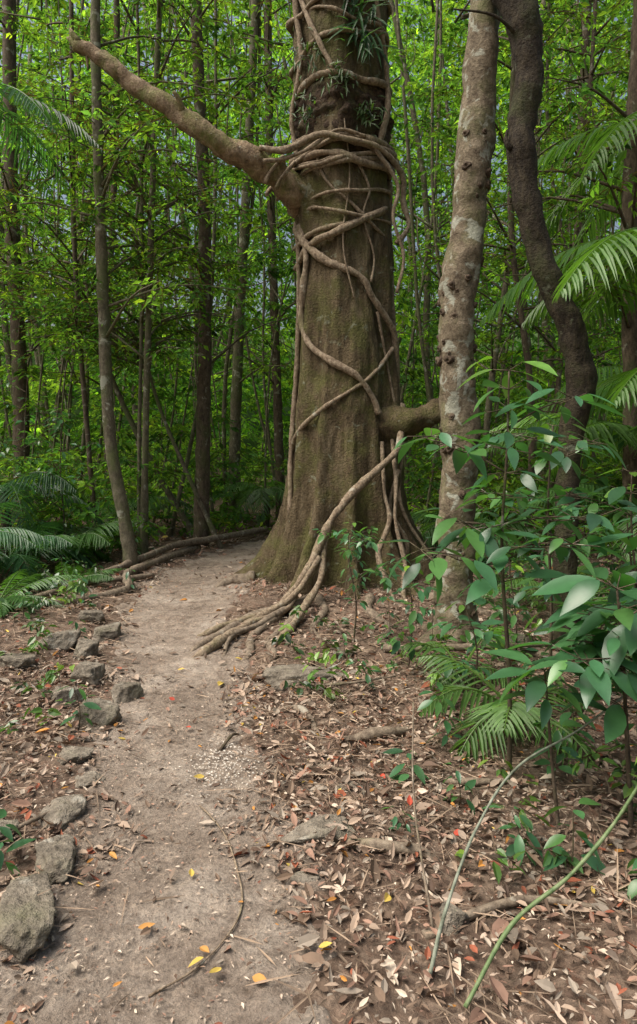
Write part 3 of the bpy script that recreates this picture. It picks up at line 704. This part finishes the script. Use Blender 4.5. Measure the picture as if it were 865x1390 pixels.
for (x, y, h, l) in [(.44, 3.2, .17, .10), (.78, 2.6, .2, .09), (.95, 2.5, .28, .12), (-1.36, 3.75, .28, .10), (-1.22, 2.5, .2, .10), (-1.9, 5.2, .2, .08), (-2.2, 6.2, .3, .08), (-2.5, 5.6, .25, .09),
                     (.3, 4.3, .2, .08), (.7, 3.9, .22, .09), (1.5, 3.0, .35, .13), (1.7, 2.9, .5, .15), (.55, 5.2, .4, .09), (1.2, 5.9, .5, .1), (1.6, 5.6, .6, .11), (2.4, 5.4, .7, .12), (1.9, 6.3, .6, .11),
                     (2.8, 6, .6, .12), (-2.0, 7.0, .25, .08), (-2.7, 7.3, .3, .09), (1.15, 2.35, .16, .1), (.66, 3.45, .3, .1), (2.0, 3.3, .6, .16), (.18, 4.9, .25, .07), (1.45, 2.2, .25, .14),
                     (.35, 2.75, .12, .06), (.62, 2.95, .2, .08), (1.1, 3.1, .3, .12), (1.3, 3.4, .35, .12), (1.6, 4.0, .4, .13), (.85, 5.0, .35, .09), (1.5, 2.55, .35, .14), (-2.6, 6.7, .4, .1), (-2.9, 8.0, .5, .1), (-2.4, 8.6, .45, .1), (-3.4, 7.0, .4, .1)]:
    sapling('seedling', (x, y), [(0, 0, 0), (.01, 0, h*.5), (random.uniform(-.03, .03), 0, h)], .004, l, 3, (3, 5), .4, .03, .42, seed, 1.1, young=False); seed += 1
sapling('ginger_plant', (1.14, 2.12), [(0, 0, 0), (.0, 0, .35), (-.02, 0, .66)], .008, .17, 3, (2, 3), .7, .04, .36, 60, 1.2, young=False, tint=(1.9, 1.3, .6))

# ------------------------------------------------------------------ canes
def cane(name, pts, r0, r1, mat):
    e = MB(); n = len(pts); e.tube(pts, [r0+(r1-r0)*i/(n-1) for i in range(n)], 8, 10, .25, rfreq=12); e.obj(name, mat)
m, nt = mat_new('green_cane'); v = pos_vec(nt); n = noise_n(nt, v, 30, 4)
finish(nt, ramp(nt, n, [(.3, (.06, .10, .04)), (.5, (.12, .18, .07)), (.7, (.20, .23, .13))]), .55, n, .5, .003); M_cane = m
m, nt = mat_new('grey_cane'); v = pos_vec(nt); n = noise_n(nt, v, 30, 4)
finish(nt, ramp(nt, n, [(.3, (.08, .09, .06)), (.5, (.17, .19, .14)), (.7, (.27, .29, .23))]), .65, n, .5, .003); M_cane2 = m
cane('climbing_cane', [(.34, 2.02, -.02), (.41, 2.13, .10), (.56, 2.35, .23), (.76, 2.53, .36), (1.1, 2.75, .42), (1.5, 2.9, .62)], .0065, .0035, M_cane2)
cane('climbing_cane', [(.42, 1.9, -.02), (.60, 2.05, .11), (.81, 2.12, .22), (1.0, 2.17, .40), (1.15, 2.2, .66), (1.3, 2.4, 1.0)], .007, .0045, M_cane)
cane('thin_stick', [(.38, 2.2, -.02), (.36, 2.5, .25), (.40, 2.8, .5)], .005, .003, M_root)

def groundline(name, pts, r0, r1, mat=M_root, lift=.0, sides=9):
    b = MB(); P = []
    for i, p in enumerate(pts):
        x, y = p[0], p[1]; P.append((x, y, Hs(x, y)+(p[2] if len(p) > 2 else 0)+lift))
    n = len(P); b.tube(P, [r0+(r1-r0)*i/(n-1) for i in range(n)], sides, 8, .4, rfreq=8); return b.obj(name, mat)
groundline('fallen_branch', [(-.9, 11.2, .15), (-1.5, 9.9, .16), (-1.95, 9.0, .14), (-2.2, 8.1, .10), (-2.5, 7.3, .06), (-2.7, 6.4, .04), (-2.9, 5.6, .03), (-3.4, 5.0, 0)], .05, .035)
groundline('fallen_branch', [(-1.75, 9.6, .06), (-2.02, 8.5, .05), (-2.15, 7.5, .05), (-2.0, 6.9, .03), (-2.35, 6.3, .03), (-2.75, 6.0, .02), (-3.3, 5.6, 0)], .06, .03)
groundline('fallen_branch', [(-1.9, 7.6, .04), (-2.3, 7.1, .06), (-2.9, 6.9, .08), (-3.6, 6.5, .04)], .03, .015)
groundline('surface_root', [(.15, 3.58, .0), (.28, 3.62, .035), (.42, 3.66, .03), (.55, 3.8, -.03)], .034, .025)
groundline('surface_root', [(.10, 2.66, .0), (.25, 2.62, .025), (.40, 2.60, .02), (.50, 2.56, -.03)], .024, .02)
groundline('surface_root', [(-.28, 4.0, -.01), (-.1, 3.95, .02), (.0, 3.7, .0), (.05, 3.6, -.03)], .022, .014)
groundline('surface_root', [(.55, 3.2, .0), (.75, 3.1, .03), (.95, 3.15, .0)], .02, .012)
groundline('surface_root', [(.35, 2.2, .0), (.7, 2.3, .03), (1.1, 2.25, .0)], .016, .010)
groundline('surface_root', [(-.12, 3.35, -.01), (.05, 3.3, .015), (.25, 3.15, .01), (.38, 3.0, -.02)], .014, .009)
groundline('surface_root', [(1.3, 4.9, .0), (1.7, 4.6, .05), (2.2, 4.5, .0)], .03, .02)
groundline('fallen_branch', [(.5, 5.0, .03), (.9, 4.75, .08), (1.4, 4.7, .1), (2.0, 4.9, .05)], .03, .015)
groundline('fallen_branch', [(-1.5, 2.35, .03), (-1.2, 2.75, .04), (-1.05, 3.0, .02)], .010, .006)
groundline('thin_vine', [(-.53, 2.95, .025), (-.46, 2.85, .03), (-.38, 2.72, .02), (-.32, 2.55, .02), (-.27, 2.35, .02), (-.29, 2.2, .02), (-.38, 2.05, .02), (-.5, 1.95, .02)], .004, .003, M_vine)
groundline('twig', [(-.52, 3.48, .015), (-.47, 3.58, .05), (-.44, 3.64, .03)], .009, .006, M_slimb)
groundline('twig', [(-.05, 4.3, .0), (.2, 4.25, .05), (.5, 4.3, .06)], .012, .006)

def stone(c, dims, yaw, seed, name='stone'):
    rs_ = np.random.default_rng(seed)
    bm = bmesh.new(); bmesh.ops.create_icosphere(bm, subdivisions=5, radius=1)
    nn = norm(rs_.normal(0, 1, (12, 3))); ds = rs_.uniform(.6, .95, 12)
    nn = np.concatenate([nn, [[.1, 0.1, 1.0], [0.1, 0, -1.0]]]); ds = np.concatenate([ds, [.6, .7]])
    V = []
    x, y = c; z = Hs(x, y)
    for v in bm.verts:
        d = np.array(v.co); dt = nn@d
        rr2 = np.min(np.where(dt > .05, ds/np.maximum(dt, .05), 9)); rr2 = min(rr2, 1.15)
        q = d*rr2; q = q*(1+.10*noise.fractal(Vector(q*3+seed), 1, 2, 5)); q = q*np.array(dims)
        V.append((x+q[0]*cos(yaw)-q[1]*sin(yaw), y+q[0]*sin(yaw)+q[1]*cos(yaw), z+dims[2]*.35+q[2]))
    F = [[v.index for v in f.verts] for f in bm.faces]; bm.free()
    new_mesh(name, V, F, M_stone)
ST = [((-.98, 2.22), (.12, .16, .10), .3), ((-1.0, 2.52), (.08, .13, .075), .5), ((-1.10, 2.88), (.10, .12, .06), .7), ((-1.30, 3.86), (.13, .12, .12), .2),
      ((-1.24, 4.25), (.10, .11, .10), .7), ((-1.56, 4.5), (.12, .11, .12), .1), ((-1.74, 4.95), (.09, .14, .12), .2), ((-1.98, 5.1), (.14, .13, .12), 1.0),
      ((-1.55, 4.15), (.10, .09, .10), .4), ((-1.72, 5.4), (.12, .12, .10), 2), ((-1.25, 3.4), (.10, .10, .04), .5), ((-1.3, 2.7), (.07, .06, .05), .2), ((-1.1, 3.15), (.07, .07, .03), .6),
      ((-.10, 4.42), (.26, .13, .09), .15), ((.0, 2.72), (.15, .08, .04), .3), ((.46, 2.25), (.06, .055, .05), .5), ((-.05, 2.45), (.05, .05, .03), .5),
      ((-1.95, 5.75), (.12, .1, .09), .3), ((-2.1, 4.6), (.12, .1, .08), .3), ((-1.40, 2.3), (.10, .10, .07), .3), ((.15, 3.1), (.06, .05, .02), .3), ((1.5, 5.1), (.2, .15, .08), .3), ((.2, 5.0), (.1, .08, .03), .3)]
for i, (c, d, yw) in enumerate(ST): stone(c, d, yw, 40+i)

# ------------------------------------------------------------------ leaf litter
lb = LB(); r = np.random.default_rng(99)
PAL = np.array([(.13, .085, .06), (.23, .16, .112), (.36, .27, .20), (.46, .36, .28), (.32, .195, .14), (.29, .245, .195), (.56, .47, .37), (.30, .10, .055), (.54, .25, .06), (.62, .46, .10)])
PW = np.array([.16, .19, .18, .12, .13, .10, .07, .045, .016, .007]); PW /= PW.sum()
def litter(n, x0, x1, y0, y1, size, onpath=.04, sd=0):
    r = np.random.default_rng(sd)
    x = r.uniform(x0, x1, n); y = r.uniform(y0, y1, n)
    d = path_d(x, y)+.7*vnoise(x*2.2, y*2.2, 9)+.5*vnoise(x*6, y*6, 19)
    pk = onpath+(1-onpath)*sstep(.5, 1.45, d)
    pk = pk*np.clip(.8+1.0*vnoise(x*1.8, y*1.8, 44), .08, 1)
    k = (r.random(n) < pk) & (((x-TX)**2+(y-TY)**2) > .7)
    x, y = x[k], y[k]; n = len(x)
    z = H(x, y)+r.uniform(.010, .035, n)
    a = r.uniform(0, 2*pi, n)
    dv = np.stack([np.cos(a), np.sin(a), r.normal(0, .25, n)], -1); nr = np.stack([r.normal(0, .4, n), r.normal(0, .4, n), np.ones(n)], -1)
    L = size*r.uniform(.4, 1.5, n); c = PAL[r.choice(len(PAL), n, p=PW)]*r.uniform(.6, 1.2, (n, 1))
    lb.leaves(np.stack([x, y, z], -1), dv, nr, L, L*r.uniform(.22, .6, n), c, ts=(.25, .6, .85), curl=r.normal(.0, .3, n), fold=.25)
litter(30000, -2.6, 3.2, 1.3, 4.6, .034, .07, 1)
litter(5200, -2.6, 3.2, 1.3, 4.6, .062, .02, 2)
litter(26000, -4.2, 5, 4.4, 10, .05, .06, 3)
litter(9000, -6, 6, 9, 15, .09, .05, 4)
n = 24000; x = r.uniform(-2.4, 2.8, n); y = 1.3+7*r.random(n)**1.3; a = r.uniform(0, 2*pi, n)
lb.leaves(np.stack([x, y, H(x, y)+.022], -1), np.stack([np.cos(a), np.sin(a), r.normal(0, .1, n)], -1), np.tile((0, 0, 1.0), (n, 1))+r.normal(0, .3, (n, 3)), r.uniform(.006, .026, n), r.uniform(.003, .010, n),
          PAL[r.choice(7, n)]*r.uniform(.7, 1.4, (n, 1)), ts=(.4,), curl=.1)
n = 8000; x = r.uniform(-3, 3.5, n); y = r.uniform(1.3, 9, n); k = (path_d(x, y) > .95) | (r.random(n) < .10); x, y = x[k], y[k]; n = len(x); a = r.uniform(0, 2*pi, n)
lb.leaves(np.stack([x, y, H(x, y)+.028], -1), np.stack([np.cos(a), np.sin(a), r.normal(0, .12, n)], -1), np.tile((0, -.6, 1.0), (n, 1)), r.uniform(.04, .26, n), r.uniform(.003, .008, n),
          np.array([(.23, .17, .12)])*r.uniform(.4, 2.0, (n, 1)), ts=(.3, .7), curl=.08, pw=.6)
bx = [(-.62, 4.9, 2), (-.47, 2.45, 0), (-.38, 2.12, 1), (-.36, 2.08, 0), (-.6, 2.2, 1), (.3, 3.2, 3), (-.75, 3.75, 3), (-.9, 4.15, 3), (.33, 3.5, 1), (.0, 2.1, 0), (-.3, 2.04, 0), (-.82, 2.6, 1), (.55, 2.7, 3), (-.55, 3.2, 0),
      (-.1, 2.9, 1), (-1.15, 3.05, 1), (.15, 3.9, 1), (-1.0, 4.7, 0), (-.6, 5.6, 0), (.4, 2.9, 3), (.8, 2.3, 1), (-.2, 2.0, 1), (.25, 2.35, 0)]
bc = np.array([(.60, .44, .10), (.52, .27, .08), (.62, .46, .06), (.42, .07, .04)])
x = np.array([q[0] for q in bx]); y = np.array([q[1] for q in bx]); n = len(bx); a = r.uniform(0, 2*pi, n)
lb.leaves(np.stack([x, y, H(x, y)+.03], -1), np.stack([np.cos(a), np.sin(a), r.normal(0, .1, n)], -1), np.stack([r.normal(0, .3, n), r.normal(-.2, .3, n), np.ones(n)], -1), r.uniform(.04, .065, n), r.uniform(.018, .03, n), bc[[q[2] for q in bx]], ts=(.15, .35, .6, .85), curl=r.normal(0, .2, n))
n = 420; x = r.normal(-.47, .09, n); y = r.normal(3.32, .14, n); a = r.uniform(0, 2*pi, n)
lb.leaves(np.stack([x, y, H(x, y)+.024], -1), np.stack([np.cos(a), np.sin(a), np.zeros(n)], -1), np.tile((0, 0, 1.0), (n, 1))+r.normal(0, .3, (n, 3)), r.uniform(.006, .02, n), r.uniform(.004, .01, n), np.array([(.66, .61, .53)])*r.uniform(.7, 1.1, (n, 1)), ts=(.4,), curl=.1)
lb.obj('leaf_litter', M_lit)

# ------------------------------------------------------------------ light, sky, camera
EL = radians(60); AZ = radians(-110)   # high sun from the left, heavily diffused by cloud
to_sun = Vector((sin(AZ)*cos(EL), cos(AZ)*cos(EL), sin(EL)))
sd = bpy.data.lights.new('sun', 'SUN'); sd.energy = 4.6; sd.angle = radians(45); sd.color = (1, .96, .89)
so = bpy.data.objects.new('sun', sd); COL.objects.link(so); so.rotation_euler = to_sun.to_track_quat('Z', 'Y').to_euler()
w = bpy.data.worlds.new('World'); scene.world = w; w.use_nodes = True; nt = w.node_tree
bg = nt.nodes['Background']; bg.inputs['Strength'].default_value = .15
sk = nt.nodes.new('ShaderNodeTexSky'); sk.sky_type = 'NISHITA'; sk.sun_disc = False
sk.sun_elevation = EL; sk.sun_rotation = AZ; sk.dust_density = 8.0; sk.ozone_density = .2; sk.air_density = 1.3
nt.links.new(sk.outputs[0], bg.inputs['Color'])

cd = bpy.data.cameras.new('camera'); cd.sensor_fit = 'VERTICAL'; cd.sensor_height = 36; cd.sensor_width = 36
cd.lens = 36*900/1390; cd.shift_y = -95/1390; cd.clip_start = .05; cd.clip_end = 1000
co = bpy.data.objects.new('camera', cd); COL.objects.link(co); co.location = (0, 0, 1.6); co.rotation_euler = (radians(90), 0, 0)
scene.camera = co
scene.view_settings.view_transform = 'Standard'; scene.view_settings.look = 'None'; scene.view_settings.exposure = 0
